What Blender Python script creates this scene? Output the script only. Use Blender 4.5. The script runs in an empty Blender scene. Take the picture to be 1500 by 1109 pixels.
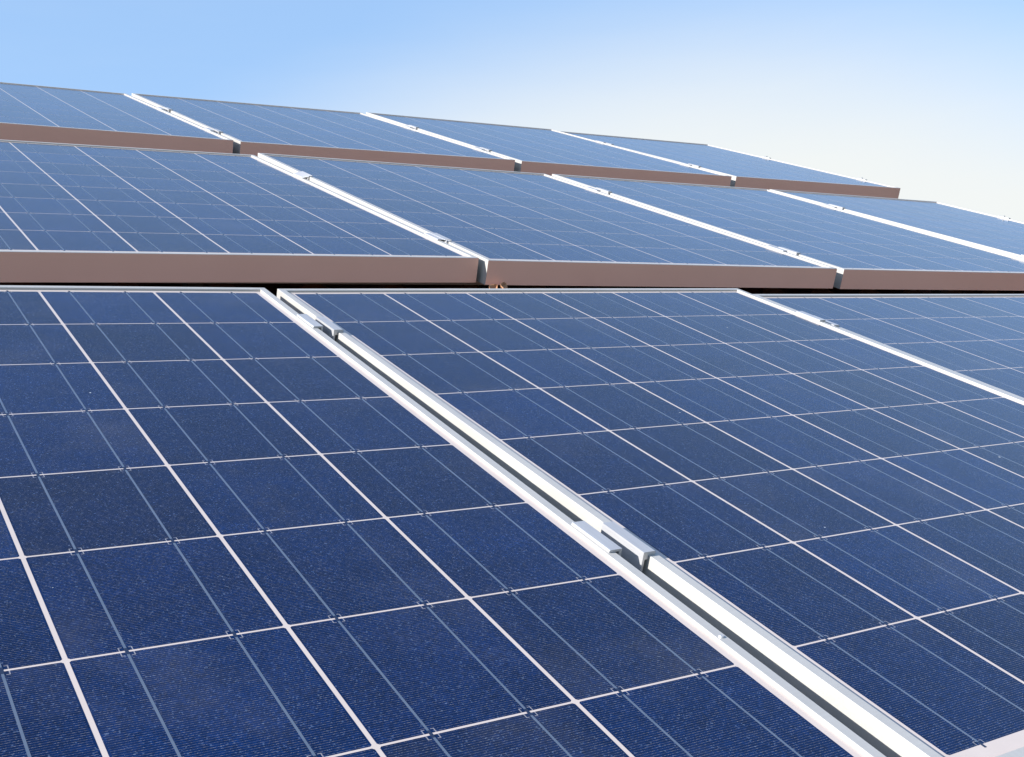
import bpy, bmesh, math, random
from mathutils import Matrix, Vector, Euler
random.seed(7)
S = bpy.context.scene
COL = S.collection

# ---------------------------------------------------------------- roof frame: x along the eaves, y up the slope, z out of the roof
PITCH = math.radians(23)
ROOF = Matrix.Translation((0, 0, 4.6)) @ Matrix.Rotation(PITCH, 4, 'X')

# ---------------------------------------------------------------- camera
cd = bpy.data.cameras.new('camera')
cam = bpy.data.objects.new('camera', cd); COL.objects.link(cam)
cd.lens = 40.916; cd.sensor_width = 36; cd.sensor_fit = 'HORIZONTAL'
cd.clip_start = .02; cd.clip_end = 6000
R = [[0.842812, -0.518785, 0.143284], [-0.03817, -0.323169, -0.945571], [0.536853, 0.79147, -0.292172]]
CP = (-0.70214, -1.66619, 0.45794)
Mc = Matrix(((R[0][0], -R[1][0], -R[2][0], CP[0]), (R[0][1], -R[1][1], -R[2][1], CP[1]),
             (R[0][2], -R[1][2], -R[2][2], CP[2]), (0, 0, 0, 1)))
cam.matrix_world = ROOF @ Mc
S.camera = cam

# ---------------------------------------------------------------- sun and sky
HAZE_DIR = (.566, .675, -.473); HAZE_RANGE = (.638, .774, 0, 1); HAZE_COL = (2.80, 2.90, 2.87, 1)
SUN_ROOF = Vector((-.88, .27, .40)).normalized()
sdir = (ROOF.to_3x3() @ SUN_ROOF).normalized()
sd = bpy.data.lights.new('sun', 'SUN'); sd.energy = 4.3; sd.angle = math.radians(.5); sd.color = (1, .965, .915)
sun = bpy.data.objects.new('sun', sd); COL.objects.link(sun)
sun.rotation_euler = sdir.to_track_quat('Z', 'Y').to_euler(); sun.location = (0, 0, 12)
W = bpy.data.worlds.new('World'); S.world = W; W.use_nodes = True
wn = W.node_tree; wn.nodes.clear()
wo = wn.nodes.new('ShaderNodeOutputWorld'); bg = wn.nodes.new('ShaderNodeBackground')
sky = wn.nodes.new('ShaderNodeTexSky'); sky.sky_type = 'NISHITA'; sky.sun_disc = False
sky.sun_elevation = math.asin(sdir.z); sky.sun_rotation = math.atan2(sdir.x, sdir.y)
sky.air_density = 1.0; sky.dust_density = .45; sky.ozone_density = 2.0; sky.altitude = 100
# pale haze thickening towards the horizon, most of it away to the east
tcw = wn.nodes.new('ShaderNodeTexCoord'); dotw = wn.nodes.new('ShaderNodeVectorMath'); dotw.operation = 'DOT_PRODUCT'
wn.links.new(tcw.outputs['Generated'], dotw.inputs[0]); dotw.inputs[1].default_value = HAZE_DIR
rmp = wn.nodes.new('ShaderNodeMapRange'); rmp.interpolation_type = 'SMOOTHSTEP'
wn.links.new(dotw.outputs['Value'], rmp.inputs[0])
for i, x in enumerate(HAZE_RANGE): rmp.inputs[i + 1].default_value = x
hsv = wn.nodes.new('ShaderNodeHueSaturation'); wn.links.new(sky.outputs[0], hsv.inputs['Color'])
hsv.inputs['Saturation'].default_value = 1.0; hsv.inputs['Value'].default_value = .835
mx = wn.nodes.new('ShaderNodeMix'); mx.data_type = 'RGBA'
mpw = wn.nodes.new('ShaderNodeMapping'); wn.links.new(tcw.outputs['Generated'], mpw.inputs[0])
mpw.inputs['Rotation'].default_value = (.25, .35, .5); mpw.inputs['Scale'].default_value = (2.2, 2.2, 12)
nzw = wn.nodes.new('ShaderNodeTexNoise'); wn.links.new(mpw.outputs[0], nzw.inputs['Vector'])
nzw.inputs['Scale'].default_value = 2.0; nzw.inputs['Detail'].default_value = 5; nzw.inputs['Roughness'].default_value = .55
mdw = wn.nodes.new('ShaderNodeMath'); mdw.operation = 'MULTIPLY_ADD'; wn.links.new(nzw.outputs[0], mdw.inputs[0]); mdw.inputs[1].default_value = .14
adw = wn.nodes.new('ShaderNodeMath'); adw.operation = 'SUBTRACT'; adw.use_clamp = True
wn.links.new(rmp.outputs[0], mdw.inputs[2]); wn.links.new(mdw.outputs[0], adw.inputs[0]); adw.inputs[1].default_value = .07
wn.links.new(adw.outputs[0], mx.inputs[0]); sepw = wn.nodes.new('ShaderNodeSeparateXYZ'); wn.links.new(tcw.outputs['Generated'], sepw.inputs[0])
low = wn.nodes.new('ShaderNodeMapRange'); wn.links.new(sepw.outputs[2], low.inputs[0])
for i, x in enumerate((.62, .32, 0, .7)): low.inputs[i + 1].default_value = x
mlow = wn.nodes.new('ShaderNodeMix'); mlow.data_type = 'RGBA'; mlow.inputs[7].default_value = (1.16, 1.86, 2.95, 1)
wn.links.new(low.outputs[0], mlow.inputs[0]); wn.links.new(hsv.outputs[0], mlow.inputs[6])
wn.links.new(mlow.outputs[2], mx.inputs[6]); mx.inputs[7].default_value = HAZE_COL
wn.links.new(mx.outputs[2], bg.inputs[0]); bg.inputs[1].default_value = .15
wn.links.new(bg.outputs[0], wo.inputs[0])
S.view_settings.view_transform = 'Standard'; S.view_settings.look = 'None'
S.view_settings.exposure = 1.1; S.view_settings.gamma = 1

# ---------------------------------------------------------------- material helpers
class NT:
    def __init__(s, name):
        s.m = bpy.data.materials.new(name); s.m.use_nodes = True
        s.t = s.m.node_tree; s.t.nodes.clear()
        s.out = s.n('OutputMaterial'); s.p = s.n('BsdfPrincipled'); s.t.links.new(s.p.outputs[0], s.out.inputs[0])
    def n(s, k, **kw):
        o = s.t.nodes.new('ShaderNode' + k)
        for a, b in kw.items(): setattr(o, a, b)
        return o
    def l(s, a, b): s.t.links.new(a, b)
    def val(s, sock, v):
        if hasattr(v, 'is_output') or isinstance(v, bpy.types.NodeSocket): s.l(v, sock)
        else: sock.default_value = v
    def math(s, op, a, b=0., c=0., clamp=False):
        o = s.n('Math', operation=op, use_clamp=clamp)
        for i, v in enumerate((a, b, c)): s.val(o.inputs[i], v)
        return o.outputs[0]
    def mix(s, f, a, b, mode='MIX'):
        o = s.n('Mix', data_type='RGBA', blend_type=mode)
        s.val(o.inputs[0], f); s.val(o.inputs[6], a); s.val(o.inputs[7], b)
        return o.outputs[2]
    def noise(s, vec, scale, detail=2., rough=.5):
        o = s.n('TexNoise'); s.val(o.inputs['Vector'], vec); o.inputs['Scale'].default_value = scale
        o.inputs['Detail'].default_value = detail; o.inputs['Roughness'].default_value = rough
        return o
    def voro(s, vec, scale, feature='F1'):
        o = s.n('TexVoronoi', feature=feature); s.val(o.inputs['Vector'], vec); o.inputs['Scale'].default_value = scale
        return o
    def rng(s, v, a, b, c=0., d=1.):
        o = s.n('MapRange'); s.val(o.inputs[0], v)
        for i, x in enumerate((a, b, c, d)): o.inputs[i + 1].default_value = x
        return o.outputs[0]
    def set(s, **kw):
        for k, v in kw.items(): s.val(s.p.inputs[k.replace('_', ' ')], v)
    def objvec(s, offset=True):
        tc = s.n('TexCoord'); oi = s.n('ObjectInfo')
        o = s.n('VectorMath', operation='ADD'); s.l(tc.outputs['Object'], o.inputs[0])
        if offset:
            c = s.n('CombineXYZ'); r = s.math('MULTIPLY', oi.outputs['Random'], 37.)
            s.l(r, c.inputs[0]); s.l(r, c.inputs[1]); s.l(c.outputs[0], o.inputs[1])
        return tc.outputs['Object'], o.outputs[0], oi.outputs['Random']

def c4(r, g, b): return (r, g, b, 1)

# real glass specks and dust shared by everything under the glass
def glass_surface(m, vec, col):
    v = m.voro(vec, 26.)
    rv = m.n('SeparateColor'); m.l(v.outputs['Color'], rv.inputs[0])
    on = m.math('GREATER_THAN', rv.outputs[0], .72)
    size = m.math('MULTIPLY_ADD', rv.outputs[1], .030, .008)
    dot = m.math('MULTIPLY', m.math('LESS_THAN', v.outputs['Distance'], size), on)
    film = m.noise(vec, 5., 4., .65)
    dust = m.rng(film.outputs[0], .52, .78, .0, .05)
    col = m.mix(dust, col, c4(.42, .40, .37))
    return m.mix(m.math('MULTIPLY', dot, .75), col, c4(.7, .7, .66))

CW, CH = .15530, .15525           # one silicon cell
def cell_material():
    m = NT('polycrystalline_cell'); raw, vec, rnd = m.objvec()
    sep = m.n('SeparateXYZ'); m.l(raw, sep.inputs[0]); x, y = sep.outputs[0], sep.outputs[1]
    wn_ = m.n('TexWhiteNoise', noise_dimensions='1D'); m.l(rnd, wn_.inputs['W'])
    base = m.mix(rnd, c4(.0001, .0112, .056), c4(.0008, .0096, .047))
    hs = m.n('HueSaturation'); m.l(base, hs.inputs['Color']); m.l(m.rng(wn_.outputs[0], 0, 1, .82, 1.22), hs.inputs['Value'])
    # crystal grain, fine and coarse
    g1 = m.voro(vec, 210.); g2 = m.voro(vec, 640.)
    s1 = m.n('SeparateColor'); m.l(g1.outputs['Color'], s1.inputs[0])
    s2 = m.n('SeparateColor'); m.l(g2.outputs['Color'], s2.inputs[0])
    g3 = m.voro(vec, 900.); s3 = m.n('SeparateColor'); m.l(g3.outputs['Color'], s3.inputs[0])
    big = m.noise(vec, 14., 3., .6)
    gain = m.math('MULTIPLY', m.rng(s1.outputs[0], 0, 1, .86, 1.14), m.rng(s2.outputs[0], 0, 1, .75, 1.3))
    gain = m.math('MULTIPLY', gain, m.rng(big.outputs[0], .3, .7, .85, 1.17))
    gc = m.n('CombineColor'); [m.l(gain, gc.inputs[i]) for i in range(3)]
    col = m.mix(1., hs.outputs[0], gc.outputs[0], 'MULTIPLY')
    spark = m.math('MULTIPLY', m.math('GREATER_THAN', s3.outputs[1], .982), .20)
    col = m.mix(spark, col, c4(.22, .32, .50))
    # silver fingers across the cell, stopping short of the edge
    ph = m.math('FRACT', m.math('MULTIPLY', m.math('ADD', y, 1.), 1 / .00235))
    fing = m.math('LESS_THAN', ph, .08)
    ax = m.math('ABSOLUTE', x); ay = m.math('ABSOLUTE', y)
    inside = m.math('MULTIPLY', m.math('LESS_THAN', ax, CW / 2 - .0015), m.math('LESS_THAN', ay, CH / 2 - .0012))
    # little pad brackets where each ribbon leaves the cell
    bx = m.math('ABSOLUTE', m.math('SUBTRACT', ax, CW / 4)); ed = m.math('SUBTRACT', CH / 2, ay)
    pad = m.math('MULTIPLY', m.math('LESS_THAN', bx, .0050), m.math('LESS_THAN', ed, .0046))
    pad_in = m.math('MULTIPLY', m.math('LESS_THAN', bx, .0042), m.math('LESS_THAN', ed, .0040))
    gapx = m.math('GREATER_THAN', bx, .0022)
    bracket = m.math('MULTIPLY', m.math('SUBTRACT', pad, pad_in), gapx)
    fing = m.math('MULTIPLY', m.math('MULTIPLY', fing, inside), m.math('SUBTRACT', 1., pad))
    lines = m.math('MAXIMUM', m.math('MULTIPLY', fing, m.math('MULTIPLY_ADD', m.math('POWER', s3.outputs[2], 3.), .48, .13)), m.math('MULTIPLY', bracket, .42))
    col = m.mix(lines, col, c4(.56, .54, .54))
    col = glass_surface(m, vec, col)
    m.set(Base_Color=col, Roughness=.11, IOR=1.35, Sheen_Weight=.062, Sheen_Roughness=.22, Sheen_Tint=c4(.58, .78, 1))
    return m.m

def laminate_material():
    m = NT('white_backsheet_under_glass'); raw, vec, rnd = m.objvec()
    n = m.noise(vec, 30., 3.)
    col = m.mix(n.outputs[0], c4(.52, .44, .395), c4(.60, .515, .465))
    m.set(Base_Color=glass_surface(m, vec, col), Roughness=.2, IOR=1.36)
    return m.m

def ribbon_material():
    m = NT('tinned_ribbon'); raw, vec, rnd = m.objvec()
    n = m.noise(vec, 60., 3.)
    col = m.mix(n.outputs[0], c4(.09, .13, .195), c4(.165, .20, .26))
    m.set(Base_Color=col, Metallic=.25, Roughness=.3, IOR=1.5)
    return m.m

def ribbon_dark():
    m = NT('ribbon_bend'); m.set(Base_Color=c4(.016, .026, .06), Roughness=.25); return m.m

def alu_material(name='anodised_aluminium', a=(.455, .435, .405), b=(.515, .495, .46), metal=.2, rough=.42):
    m = NT(name); raw, vec, rnd = m.objvec()
    mp = m.n('Mapping'); m.l(vec, mp.inputs[0]); mp.inputs['Scale'].default_value = (1, .06, 1)
    n1 = m.noise(mp.outputs[0], 400., 2.); n2 = m.noise(vec, 9., 4., .6)
    f = m.math('MULTIPLY_ADD', n1.outputs[0], .4, m.math('MULTIPLY', n2.outputs[0], .6))
    col = m.mix(m.rng(f, .3, .7), c4(*a), c4(*b))
    v = m.voro(vec, 60.); rv = m.n('SeparateColor'); m.l(v.outputs['Color'], rv.inputs[0])
    dot = m.math('MULTIPLY', m.math('LESS_THAN', v.outputs['Distance'], .035), m.math('GREATER_THAN', rv.outputs[0], .9))
    col = m.mix(m.math('MULTIPLY', dot, .6), col, c4(.25, .24, .22))
    m.set(Base_Color=col, Metallic=metal, Roughness=m.rng(n2.outputs[0], .3, .7, rough - .06, rough + .08))
    b_ = m.n('Bump'); b_.inputs['Strength'].default_value = .04; b_.inputs['Distance'].default_value = .001
    m.l(n1.outputs[0], b_.inputs['Height']); m.l(b_.outputs[0], m.p.inputs['Normal'])
    return m.m

def tile_material():
    m = NT('clay_tile'); raw, vec, rnd = m.objvec(False)
    n1 = m.noise(vec, 3., 5., .65); n2 = m.noise(vec, 40., 3.)
    v = m.voro(vec, 4.2)
    s = m.n('SeparateColor'); m.l(v.outputs['Color'], s.inputs[0])
    col = m.mix(n1.outputs[0], c4(.13, .038, .017), c4(.19, .062, .03))
    col = m.mix(m.math('MULTIPLY', s.outputs[0], .4), col, c4(.085, .026, .016))
    col = m.mix(m.rng(n2.outputs[0], .45, .75, 0, .45), col, c4(.06, .033, .022))
    b_ = m.n('Bump'); b_.inputs['Strength'].default_value = .3; b_.inputs['Distance'].default_value = .004
    m.l(n2.outputs[0], b_.inputs['Height']); m.l(b_.outputs[0], m.p.inputs['Normal'])
    m.set(Base_Color=col, Roughness=.85); return m.m

def simple_noise(name, a, b, scale, rough=.85):
    m = NT(name); raw, vec, rnd = m.objvec(False)
    n = m.noise(vec, scale, 5., .6); m.set(Base_Color=m.mix(n.outputs[0], c4(*a), c4(*b)), Roughness=rough); return m.m

MAT = dict(cell=cell_material(), lam=laminate_material(), ribbon=ribbon_material(), bend=ribbon_dark(),
           alu=alu_material(), clampm=alu_material('mill_aluminium', (.42, .415, .43), (.52, .52, .52), .3, .36),
           brown=alu_material('roof_bounce_face', (.88, .50, .375), (.92, .53, .40), .1, .55),  # brown reflected light painted into the front rail's outer face
           hook=simple_noise('shade_dark_hook', (.03, .026, .024), (.05, .04, .034), 40.),  # rail feet coloured near black to sink into the slot's shade
           steel=alu_material('steel', (.45, .45, .45), (.6, .6, .6), .9, .3), tile=tile_material(),
           plaster=simple_noise('render_wall', (.62, .57, .48), (.70, .66, .57), 6.),
           earth=simple_noise('grass_ground', (.06, .085, .03), (.13, .12, .06), .4),
           wood=simple_noise('painted_wood', (.16, .09, .05), (.24, .14, .08), 12., .6),
           leaf=simple_noise('dry_leaf_brown', (.34, .15, .07), (.46, .24, .12), 60., .7))

# ---------------------------------------------------------------- object helpers
def link(name, me, mats=(), parent=None, loc=None):
    for m in mats: me.materials.append(m)
    o = bpy.data.objects.new(name, me); COL.objects.link(o)
    if parent: o.parent = parent
    if loc: o.location = loc
    return o

def mesh(name, bm, smooth=False):
    bmesh.ops.recalc_face_normals(bm, faces=bm.faces)
    me = bpy.data.meshes.new(name); bm.to_mesh(me); bm.free()
    if smooth:
        for p in me.polygons: p.use_smooth = True
    return me

def tag(o, label=None, cat=None, group=None, kind=None):
    for k, v in (('label', label), ('category', cat), ('group', group), ('kind', kind)):
        if v: o[k] = v
    return o

def box(bm, x0, x1, y0, y1, z0, z1, mi=0):
    v = [bm.verts.new(p) for p in ((x0, y0, z0), (x1, y0, z0), (x1, y1, z0), (x0, y1, z0), (x0, y0, z1), (x1, y0, z1), (x1, y1, z1), (x0, y1, z1))]
    for q in ((3, 2, 1, 0), (4, 5, 6, 7), (0, 1, 5, 4), (1, 2, 6, 5), (2, 3, 7, 6), (3, 0, 4, 7)):
        f = bm.faces.new([v[i] for i in q]); f.material_index = mi

def extrude_profile(bm, prof, fa, fb):
    a = [bm.verts.new(fa(p)) for p in prof]; b = [bm.verts.new(fb(p)) for p in prof]
    n = len(prof)
    for i in range(n): bm.faces.new((a[i], a[(i + 1) % n], b[(i + 1) % n], b[i]))
    bm.faces.new(a[::-1]); bm.faces.new(b)

# ---------------------------------------------------------------- solar panel prototype
PW, PL = .9915, 1.3070          # width across, length up the slope
PU, PV = .159, .15746           # cell pitch
MK = .0205                      # top margin
LIP, TOP, BOT = .0110, .003, -.0470
def frame_rail(length):
    # along x, centred, outer face at y=0, inside towards +y, mitred ends
    c = .0006
    pr = [(0, BOT), (0, TOP - c), (c, TOP), (LIP - c, TOP), (LIP, TOP - c), (LIP, -.0012), (.0019, -.0012), (.0019, BOT + .0018), (.024, BOT + .0018), (.024, BOT)]
    bm = bmesh.new()
    extrude_profile(bm, pr, lambda p: (-length / 2 + p[0] + .00015, p[0], p[1]), lambda p: (length / 2 - p[0] - .00015, p[0], p[1]))
    return mesh('frame_rail', bm)

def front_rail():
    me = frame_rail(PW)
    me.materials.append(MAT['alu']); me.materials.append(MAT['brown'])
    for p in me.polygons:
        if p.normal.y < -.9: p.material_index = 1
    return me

def cell_mesh():
    bm = bmesh.new(); c = .0015; x, y = CW / 2, CH / 2
    pts = [(-x + c, -y), (x - c, -y), (x, -y + c), (x, y - c), (x - c, y), (-x + c, y), (-x, y - c), (-x, -y + c)]
    lo = [bm.verts.new((p[0], p[1], -.00004)) for p in pts]; hi = [bm.verts.new((p[0], p[1], .00002)) for p in pts]
    bm.faces.new(hi); bm.faces.new(lo[::-1])
    for i in range(8): bm.faces.new((lo[i], lo[(i + 1) % 8], hi[(i + 1) % 8], hi[i]))
    return mesh('solar_cell', bm)

def ribbon_mesh():
    bm = bmesh.new(); w = .00095
    for r in range(8):
        y = (3.5 - r) * PV
        box(bm, -w, w, y - CH / 2 + .0030, y + CH / 2 - .0030, -.00004, .00004, 0)
        box(bm, -w * 1.3, w * 1.3, y + CH / 2 - .0028, y + PV - CH / 2 + .0028, -.00007, .00005, 1)
    box(bm, -w * 1.3, w * 1.3, -3.5 * PV - CH / 2 - .004, -3.5 * PV - CH / 2 + .0028, -.00007, .00005, 1)
    return mesh('ribbon', bm)

M_SIDE, M_END, M_CELL, M_RIB = frame_rail(PL), frame_rail(PW), cell_mesh(), ribbon_mesh()
bm = bmesh.new(); box(bm, -PW / 2 + .004, PW / 2 - .004, -PL / 2 + .004, PL / 2 - .004, -.006, -.00012)
M_LAM = mesh('laminate', bm)
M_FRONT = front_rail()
M_SIDE.materials.append(MAT['alu']); M_END.materials.append(MAT['alu'])
M_CELL.materials.append(MAT['cell']); M_LAM.materials.append(MAT['lam'])
M_RIB.materials.append(MAT['ribbon']); M_RIB.materials.append(MAT['bend'])
CELL_Y = PL / 2 - MK - 4 * PV   # centre of the cell field, local

def solar_panel():
    root = bpy.data.objects.new('solar_panel', None); COL.objects.link(root); root.empty_display_size = .1
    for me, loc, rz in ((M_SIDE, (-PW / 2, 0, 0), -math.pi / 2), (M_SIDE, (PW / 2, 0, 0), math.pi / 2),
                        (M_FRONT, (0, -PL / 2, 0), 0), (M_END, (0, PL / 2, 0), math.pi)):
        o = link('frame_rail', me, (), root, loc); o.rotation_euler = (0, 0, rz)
    lam = link('laminate', M_LAM, (), root)
    for c in range(6):
        for r in range(8):
            link('solar_cell', M_CELL, (), lam, ((c - 2.5) * PU, CELL_Y + (3.5 - r) * PV, -.00007))
        for s in (-1, 1):
            link('ribbon', M_RIB, (), lam, ((c - 2.5) * PU + s * CW / 4, CELL_Y, 0.0))
    return root

def copy_tree(o, parent=None):
    c = o.copy(); COL.objects.link(c)
    if parent: c.parent = parent
    for ch in o.children: copy_tree(ch, c)
    return c

# row, place in row: where the middle of each panel sits on the roof, and its slight turn
PANELS = {
 (1, -1): ([-0.5405, -0.6369, 0.0024], [0.00345, 0.00549, 0.00102]),
 (1, 0): ([0.48, -0.6245, -0.0017], [0.00151, -0.00209, 0.00821]),
 (1, 1): ([1.4946, -0.6338, -0.0067], [-0.00151, -0.00113, 4e-05]),
 (1, -2): ([-1.5575, -0.633, 0.004], [0.002, 0.003, 0.001]),  # place -2 in each row: unseen panels added to stop light leaking underneath
 (2, -2): ([-1.026, 0.921, -0.012], [-0.013, -0.004, -0.002]),
 (3, -2): ([-0.996, 2.472, -0.027], [-0.017, 0.001, -0.003]),
 (2, -1): ([-0.0088, 0.9185, -0.0134], [-0.01532, -0.00717, -0.00436]),
 (2, 0): ([0.9918, 0.8995, -0.0075], [-0.00807, 0.0039, 0.00013]),
 (2, 1): ([2.0188, 0.9093, -0.0129], [-0.00531, 0.00284, 0.00064]),
 (2, 2): ([3.039, 0.9248, -0.0146], [-0.01005, 0.00527, 0.00588]),
 (3, -1): ([0.021, 2.4685, -0.0281], [-0.0199, 0.00023, -0.00766]),
 (3, 0): ([1.0342, 2.4611, -0.024], [-0.01507, -0.00727, -0.0062]),
 (3, 1): ([2.0474, 2.451, -0.018], [-0.01061, -0.00139, -0.00232]),
 (3, 2): ([3.0764, 2.4686, -0.0206], [-0.01491, -0.00203, 0.00338]),
}
ROWN = {1: 'front row', 2: 'middle row', 3: 'back row'}
PLAB = {
 (1, -2): 'unseen solar panel added left of the front row to block leaking light',
 (2, -2): 'unseen solar panel added left of the middle row to block leaking light',
 (3, -2): 'unseen solar panel added left of the back row to block leaking light',
 (1, -1): 'large dark blue solar panel filling the lower left foreground of the photo',
 (1, 0): 'dark blue solar panel in the middle of the front row, beside the widest silver gap',
 (1, 1): 'blue solar panel cut off by the right edge, rightmost of the front row',
 (2, -1): 'blue solar panel with a brown front edge, cut by the left edge, middle row',
 (2, 0): 'brown edged blue solar panel between the left and centre gaps of the middle row',
 (2, 1): 'pale blue solar panel between the centre and right gaps of the middle row',
 (2, 2): 'pale blue solar panel at the right end of the middle row, against the sky',
 (3, -1): 'blue solar panel cut by the left edge of the photo, against the sky, back row',
 (3, 0): 'blue solar panel against the sky between left and centre gaps of the back row',
 (3, 1): 'pale blue solar panel against the sky between centre and right gaps of the back row',
 (3, 2): 'pale blue solar panel at the right end of the back row, free brown corner',
}
def screw_mesh():
    b = bmesh.new()
    bmesh.ops.create_cone(b, cap_ends=True, segments=12, radius1=.0027, radius2=.0019, depth=.0014, matrix=Matrix.Translation((0, 0, .0006)))
    return mesh('screw', b)
proto = None; PM = {}
for key in sorted(PANELS, key=lambda k: k == (1, -1)):
    loc, rot = PANELS[key]
    p = solar_panel() if not proto else copy_tree(proto)
    if not proto: proto = p
    PM[key] = ROOF @ Matrix.Translation((loc[0], loc[1] - (.007 if key[0] > 1 else 0), loc[2])) @ Euler(rot).to_matrix().to_4x4() @ Matrix.Translation((0, .0049, 0))
    p.matrix_world = PM[key]
    if key == (1, -1): link('screw', screw_mesh(), (MAT['clampm'],), p, (PW / 2 - .006, -.434, TOP))
    tag(p, PLAB[key], 'solar panel', 'solar panels of the ' + ROWN[key[0]])

# ---------------------------------------------------------------- clamps between neighbouring panels
CL = .062
def clamp(gap, dl, dr):
    """hat-shaped middle clamp: a wing on each frame, two webs and a base in the gap, a bolt in the base"""
    h = gap / 2; t = .0026; o = .0078
    pr = [(-h - o, .0002), (-h + .0042, .0002), (-h + .0042, -.030), (h - .0042, -.030), (h - .0042, .0002 - .004), (h - .0008, .0002 - .004), (h - .0008, .0002), (h + o, .0002), (h + o, t + .0004),
          (h + o - .0012, t + .0014), (h - .0068, t + .0014), (h - .0068, -.0272), (-h + .0072, -.0272), (-h + .0072, t), (-h - o + .001, t), (-h - o, t - .001)]
    pr = [(x, z + ((dl if x < 0 else dr) if z > -.02 else 0)) for x, z in pr]
    bm = bmesh.new(); l = CL / 2
    extrude_profile(bm, pr, lambda p: (p[0], -l if p[0] < 0 else -l - .012, p[1]), lambda p: (p[0], l if p[0] < 0 else l - .008, p[1]))
    return mesh('clamp_body', bm)
def bolt_mesh():
    bm = bmesh.new()
    bmesh.ops.create_cone(bm, cap_ends=True, segments=16, radius1=.0056, radius2=.0056, depth=.006, matrix=Matrix.Translation((0, 0, -.0240)))
    bmesh.ops.create_cone(bm, cap_ends=True, segments=6, radius1=.0030, radius2=.0030, depth=.002, matrix=Matrix.Translation((0, 0, -.0202)))
    return mesh('bolt', bm)
M_BOLT = bolt_mesh(); M_BOLT.materials.append(MAT['steel'])
POS = {1: 'first', 2: 'second', 3: 'third'}
CLAMPS = [  # row, right-hand panel, height on that panel, words
 (1, 0, .465, 'silver clamp near the top of the widest silver gap of the front row'),
 (1, 0, -.250, 'large silver clamp in the foreground gap, its open channel seen from the side'),
 (1, 1, .465, 'silver clamp in the right gap of the front row'),
 (2, 0, .315, 'upper silver clamp in the left gap of the middle row'),
 (2, 0, -.440, 'lower silver clamp in the left gap of the middle row, near the brown front edge'),
 (2, 1, .372, 'upper silver clamp in the centre gap of the middle row'),
 (2, 1, -.448, 'lower silver clamp in the centre gap of the middle row, near the brown front edge'),
 (2, 2, .325, 'upper silver clamp in the right gap of the middle row'),
 (2, 2, -.470, 'lower silver clamp in the right gap of the middle row, at the photo edge'),
 (3, 0, .155, 'upper silver clamp in the left gap of the back row'),
 (3, 0, -.413, 'lower silver clamp in the left gap of the back row'),
 (3, 1, .204, 'upper silver clamp in the centre gap of the back row'),
 (3, 1, -.385, 'lower silver clamp in the centre gap of the back row'),
 (3, 2, .232, 'upper silver clamp in the right gap of the back row'),
 (3, 2, -.380, 'lower silver clamp in the right gap of the back row'),
]
for row, k, v, lab in CLAMPS:
    MR, ML = PM[(row, k)], PM[(row, k - 1)]
    v -= .0049
    pr_ = MR @ Vector((-PW / 2, v, TOP))
    lv = (ML.inverted() @ pr_).y
    pl = ML @ Vector((PW / 2, lv, TOP))
    ux = MR.to_3x3() @ Vector((1, 0, 0)); vy = MR.to_3x3() @ Vector((0, 1, 0)); nz = ux.cross(vy).normalized()
    gap = (pr_ - pl).dot(ux); step = (pr_ - pl).dot(nz) / 2
    mid = (pl + pr_) / 2
    r = bpy.data.objects.new('panel_clamp', None); COL.objects.link(r); r.empty_display_size = .03
    r.matrix_world = Matrix.Translation(mid) @ Matrix((ux, vy, nz)).transposed().to_4x4()
    link('clamp_body', clamp(gap, -step, step), (MAT['clampm'],), r)
    link('bolt', M_BOLT, (), r, (0, 0, 0))
    tag(r, lab, 'clamp', 'clamps between the panels')

def end_clamp_mesh():
    bm = bmesh.new(); l = .025
    pr = [(-.009, .0002), (.001, .0002), (.001, BOT), (.022, BOT), (.022, BOT + .003), (.0042, BOT + .003), (.0042, .0034), (-.009, .0034)]
    extrude_profile(bm, pr, lambda p: (p[0], -l, p[1]), lambda p: (p[0], l, p[1]))
    return mesh('clamp_body', bm)
M_ECL = end_clamp_mesh(); M_ECL.materials.append(MAT['clampm'])
for row, v, lab in ((3, .20, 'tiny dark end clamp high on the right edge of the back row against the sky'),
                    (3, -.43, 'tiny dark end clamp low on the right edge of the back row against the sky'),
                    (2, .314, 'tiny end clamp on the right edge of the middle row against the sky')):
    r = bpy.data.objects.new('end_clamp', None); COL.objects.link(r); r.empty_display_size = .03
    r.matrix_world = PM[(row, 2)] @ Matrix.Translation((PW / 2, v, TOP))
    link('clamp_body', M_ECL, (), r)
    bo = bmesh.new()
    bmesh.ops.create_cone(bo, cap_ends=True, segments=6, radius1=.0035, radius2=.0035, depth=.005, matrix=Matrix.Translation((-.003, 0, .0055)))
    link('bolt', mesh('bolt', bo), (MAT['steel'],), r)
    tag(r, lab, 'clamp', 'end clamps on the right edges')

# ---------------------------------------------------------------- mounting rails under the panels, one above and one below in each row
TILE_N = -.19
def rail_mesh(u0, u1, foot):
    bm = bmesh.new()
    box(bm, u0, u1, -.02, .02, -.035, 0)
    for u in [u0 + .4 + i * 1.1 for i in range(int((u1 - u0) / 1.1) + 1)]:
        box(bm, u - .015, u + .015, -.017, .017, -foot, -.036, 1)
    return mesh('mounting_rail', bm)
for row, v, u0, u1, drop, ab in ((1, -.16, -2.05, 2.05, .012, 'upper'), (1, -.875, -2.05, 2.05, .012, 'lower'), (2, 1.25, -1.52, 3.58, .025, 'upper'),
                                 (2, .455, -1.52, 3.58, .016, 'lower'), (3, 2.66, -1.5, 3.62, .037, 'upper'), (3, 2.06, -1.5, 3.62, .027, 'lower')):
    o = link('mounting_rail', rail_mesh(u0, u1, BOT - drop - TILE_N - .004), (MAT['alu'], MAT['hook']))
    o.matrix_world = ROOF @ Matrix.Translation((0, v, BOT - drop))
    tag(o, ab + ' aluminium mounting rail hidden under the panels of the ' + ROWN[row], 'rail', 'mounting rails')

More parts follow.
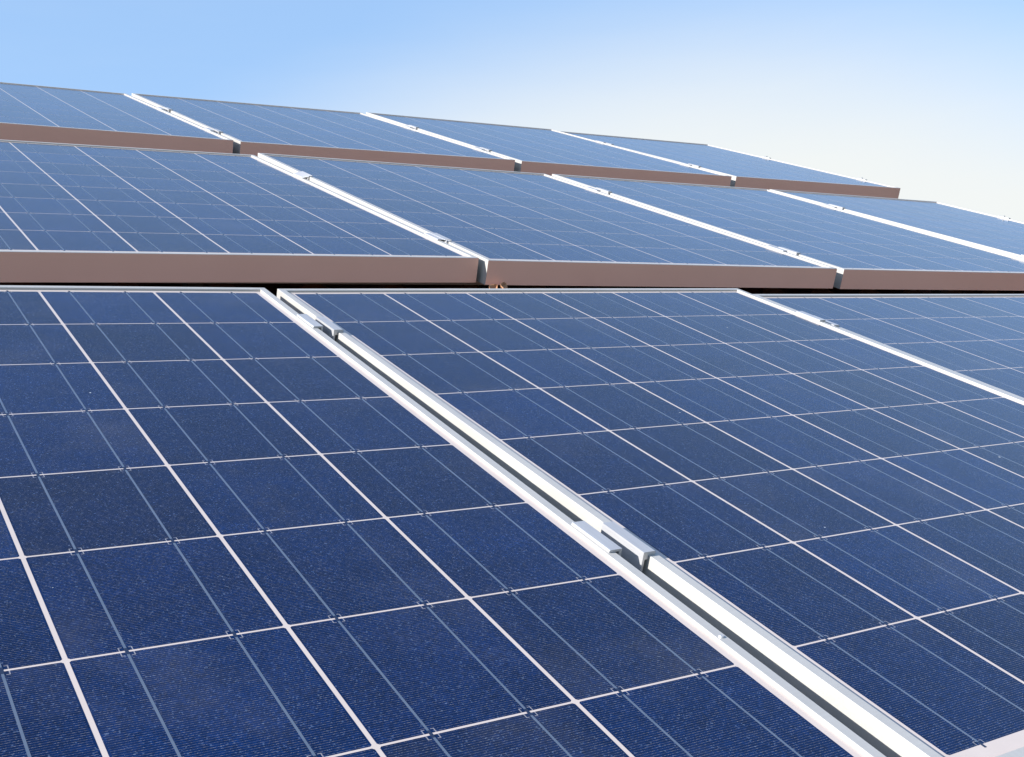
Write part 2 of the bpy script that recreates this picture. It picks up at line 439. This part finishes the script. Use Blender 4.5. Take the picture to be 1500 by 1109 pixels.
# ---------------------------------------------------------------- the house under the panels
U0, U1, V0, V1 = -3.6, 4.15, -2.35, 3.32
def tile_roof_mesh(u0, u1, v0, v1):
    bm = bmesh.new(); du = .02; per = .205; nu = int((u1 - u0) / du); course = .34
    nv = int(math.ceil((v1 - v0) / course))
    rows = []
    def prof(u):
        p = (u / per) % 1
        return .021 * math.sin(2 * math.pi * p) + .006 * math.sin(4 * math.pi * p)
    for j in range(nv):
        a = v0 + j * course; b = min(a + course, v1)
        jit = [random.uniform(-.004, .004) for _ in range(int((u1 - u0) / per) + 3)]
        for (v, h) in ((a, -.03), (a, .012), (b, -.012)):
            rows.append([bm.verts.new((u0 + i * du, v + jit[int(i * du / per)], prof(i * du) + h - .012)) for i in range(nu + 1)])
    for a, b in zip(rows, rows[1:]):
        for i in range(nu): bm.faces.new((a[i], a[i + 1], b[i + 1], b[i]))
    return mesh('roof', bm)
house = bpy.data.objects.new('house', None); COL.objects.link(house)
house.location = (0, 0, 0)
tag(house, 'house with a reddish brown tiled roof carrying the rows of solar panels', 'house')
rf = link('roof', tile_roof_mesh(U0, U1, V0, V1), (MAT['tile'],), house); rf.matrix_world = ROOF @ Matrix.Translation((0, 0, TILE_N))
ridge = ROOF @ Vector((0, V1, TILE_N)); eave = ROOF @ Vector((0, V0, TILE_N))
dy = ridge.y - eave.y
# far slope
rb = link('roof', tile_roof_mesh(-U1, -U0, V0, V1), (MAT['tile'],), house)
rb.matrix_world = Matrix.Translation((0, 2 * ridge.y, 0)) @ Matrix.Rotation(math.pi, 4, 'Z') @ ROOF @ Matrix.Translation((0, 0, TILE_N))
# ridge caps
bm = bmesh.new(); L = .36; n = int((U1 - U0) / L) + 1
for i in range(n):
    ring = []
    for (u, r_) in ((U0 + i * L, .105), (U0 + (i + 1) * L + .03, .092)):
        ring.append([bm.verts.new((min(u, U1 + .02), r_ * math.cos(t * math.pi / 10), r_ * .8 * math.sin(t * math.pi / 10))) for t in range(11)])
    for t in range(10): bm.faces.new((ring[0][t], ring[0][t + 1], ring[1][t + 1], ring[1][t]))
    bm.faces.new(ring[0][::-1])
rc = link('ridge_cap', mesh('ridge_cap', bm), (MAT['tile'],), house); rc.location = (0, ridge.y, ridge.z - .035)
# walls with gables
bm = bmesh.new(); x0, x1 = U0 + .25, U1 - .25; y0, y1 = eave.y + .45, 2 * ridge.y - eave.y - .45
def zr(y): return ridge.z - .11 - abs(y - ridge.y) * math.tan(PITCH)
prf = [(y0, 0), (y1, 0), (y1, zr(y1)), (ridge.y, zr(ridge.y)), (y0, zr(y0))]
extrude_profile(bm, prf, lambda p: (x0, p[0], p[1]), lambda p: (x1, p[0], p[1]))
link('wall', mesh('wall', bm), (MAT['plaster'],), house)
# gutter along the front eave
bm = bmesh.new(); ra = []
for u in (U0, U1): ra.append([bm.verts.new((u, eave.y - .05 + .06 * math.cos(math.pi + t * math.pi / 10), eave.z - .05 + .06 * math.sin(math.pi + t * math.pi / 10))) for t in range(11)])
for t in range(10): bm.faces.new((ra[0][t], ra[0][t + 1], ra[1][t + 1], ra[1][t]))
g = link('gutter', mesh('gutter', bm), (MAT['steel'],), house)
sm = g.modifiers.new('thickness', 'SOLIDIFY'); sm.thickness = .003

# ground
bm = bmesh.new(); box(bm, -2500, 2500, -2500, 2500, -1, 0)
tag(link('ground', mesh('ground', bm), (MAT['earth'],)), kind='structure')

# ---------------------------------------------------------------- dry leaves caught in the dark slot under the middle row
def leaf_mesh(l, w, curl):
    bm = bmesh.new(); n = 8; rows = []
    for i in range(n + 1):
        t = i / n; ww = w * math.sin(math.pi * min(1, t * .96 + .02)) ** .8
        rows.append([bm.verts.new((l * (t - .5), s * ww, curl * (s * s * .6 + (t - .5) ** 2 * 1.4))) for s in (-1, -.5, 0, .5, 1)])
    for a, b in zip(rows, rows[1:]):
        for i in range(4): bm.faces.new((a[i], a[i + 1], b[i + 1], b[i]))
    return mesh('dry_leaf', bm, True)
for (u, v, n_, rz, l, lab) in ((.500, .222, -.052, .5, .024, 'dry brown leaf in the dark slot below the joint, left of the pair'),
                          (.526, .226, -.050, 1.0, .026, 'dry brown leaf in the dark slot below the joint, right of the pair')):
    o = link('dry_leaf', leaf_mesh(l, .009, .010), (MAT['leaf'],))
    o.matrix_world = ROOF @ Matrix.Translation((u, v, n_)) @ Euler((.5, -.3, rz)).to_matrix().to_4x4()
    so = o.modifiers.new('thickness', 'SOLIDIFY'); so.thickness = .0004
    tag(o, lab, 'leaf', 'dry leaves in the slot')
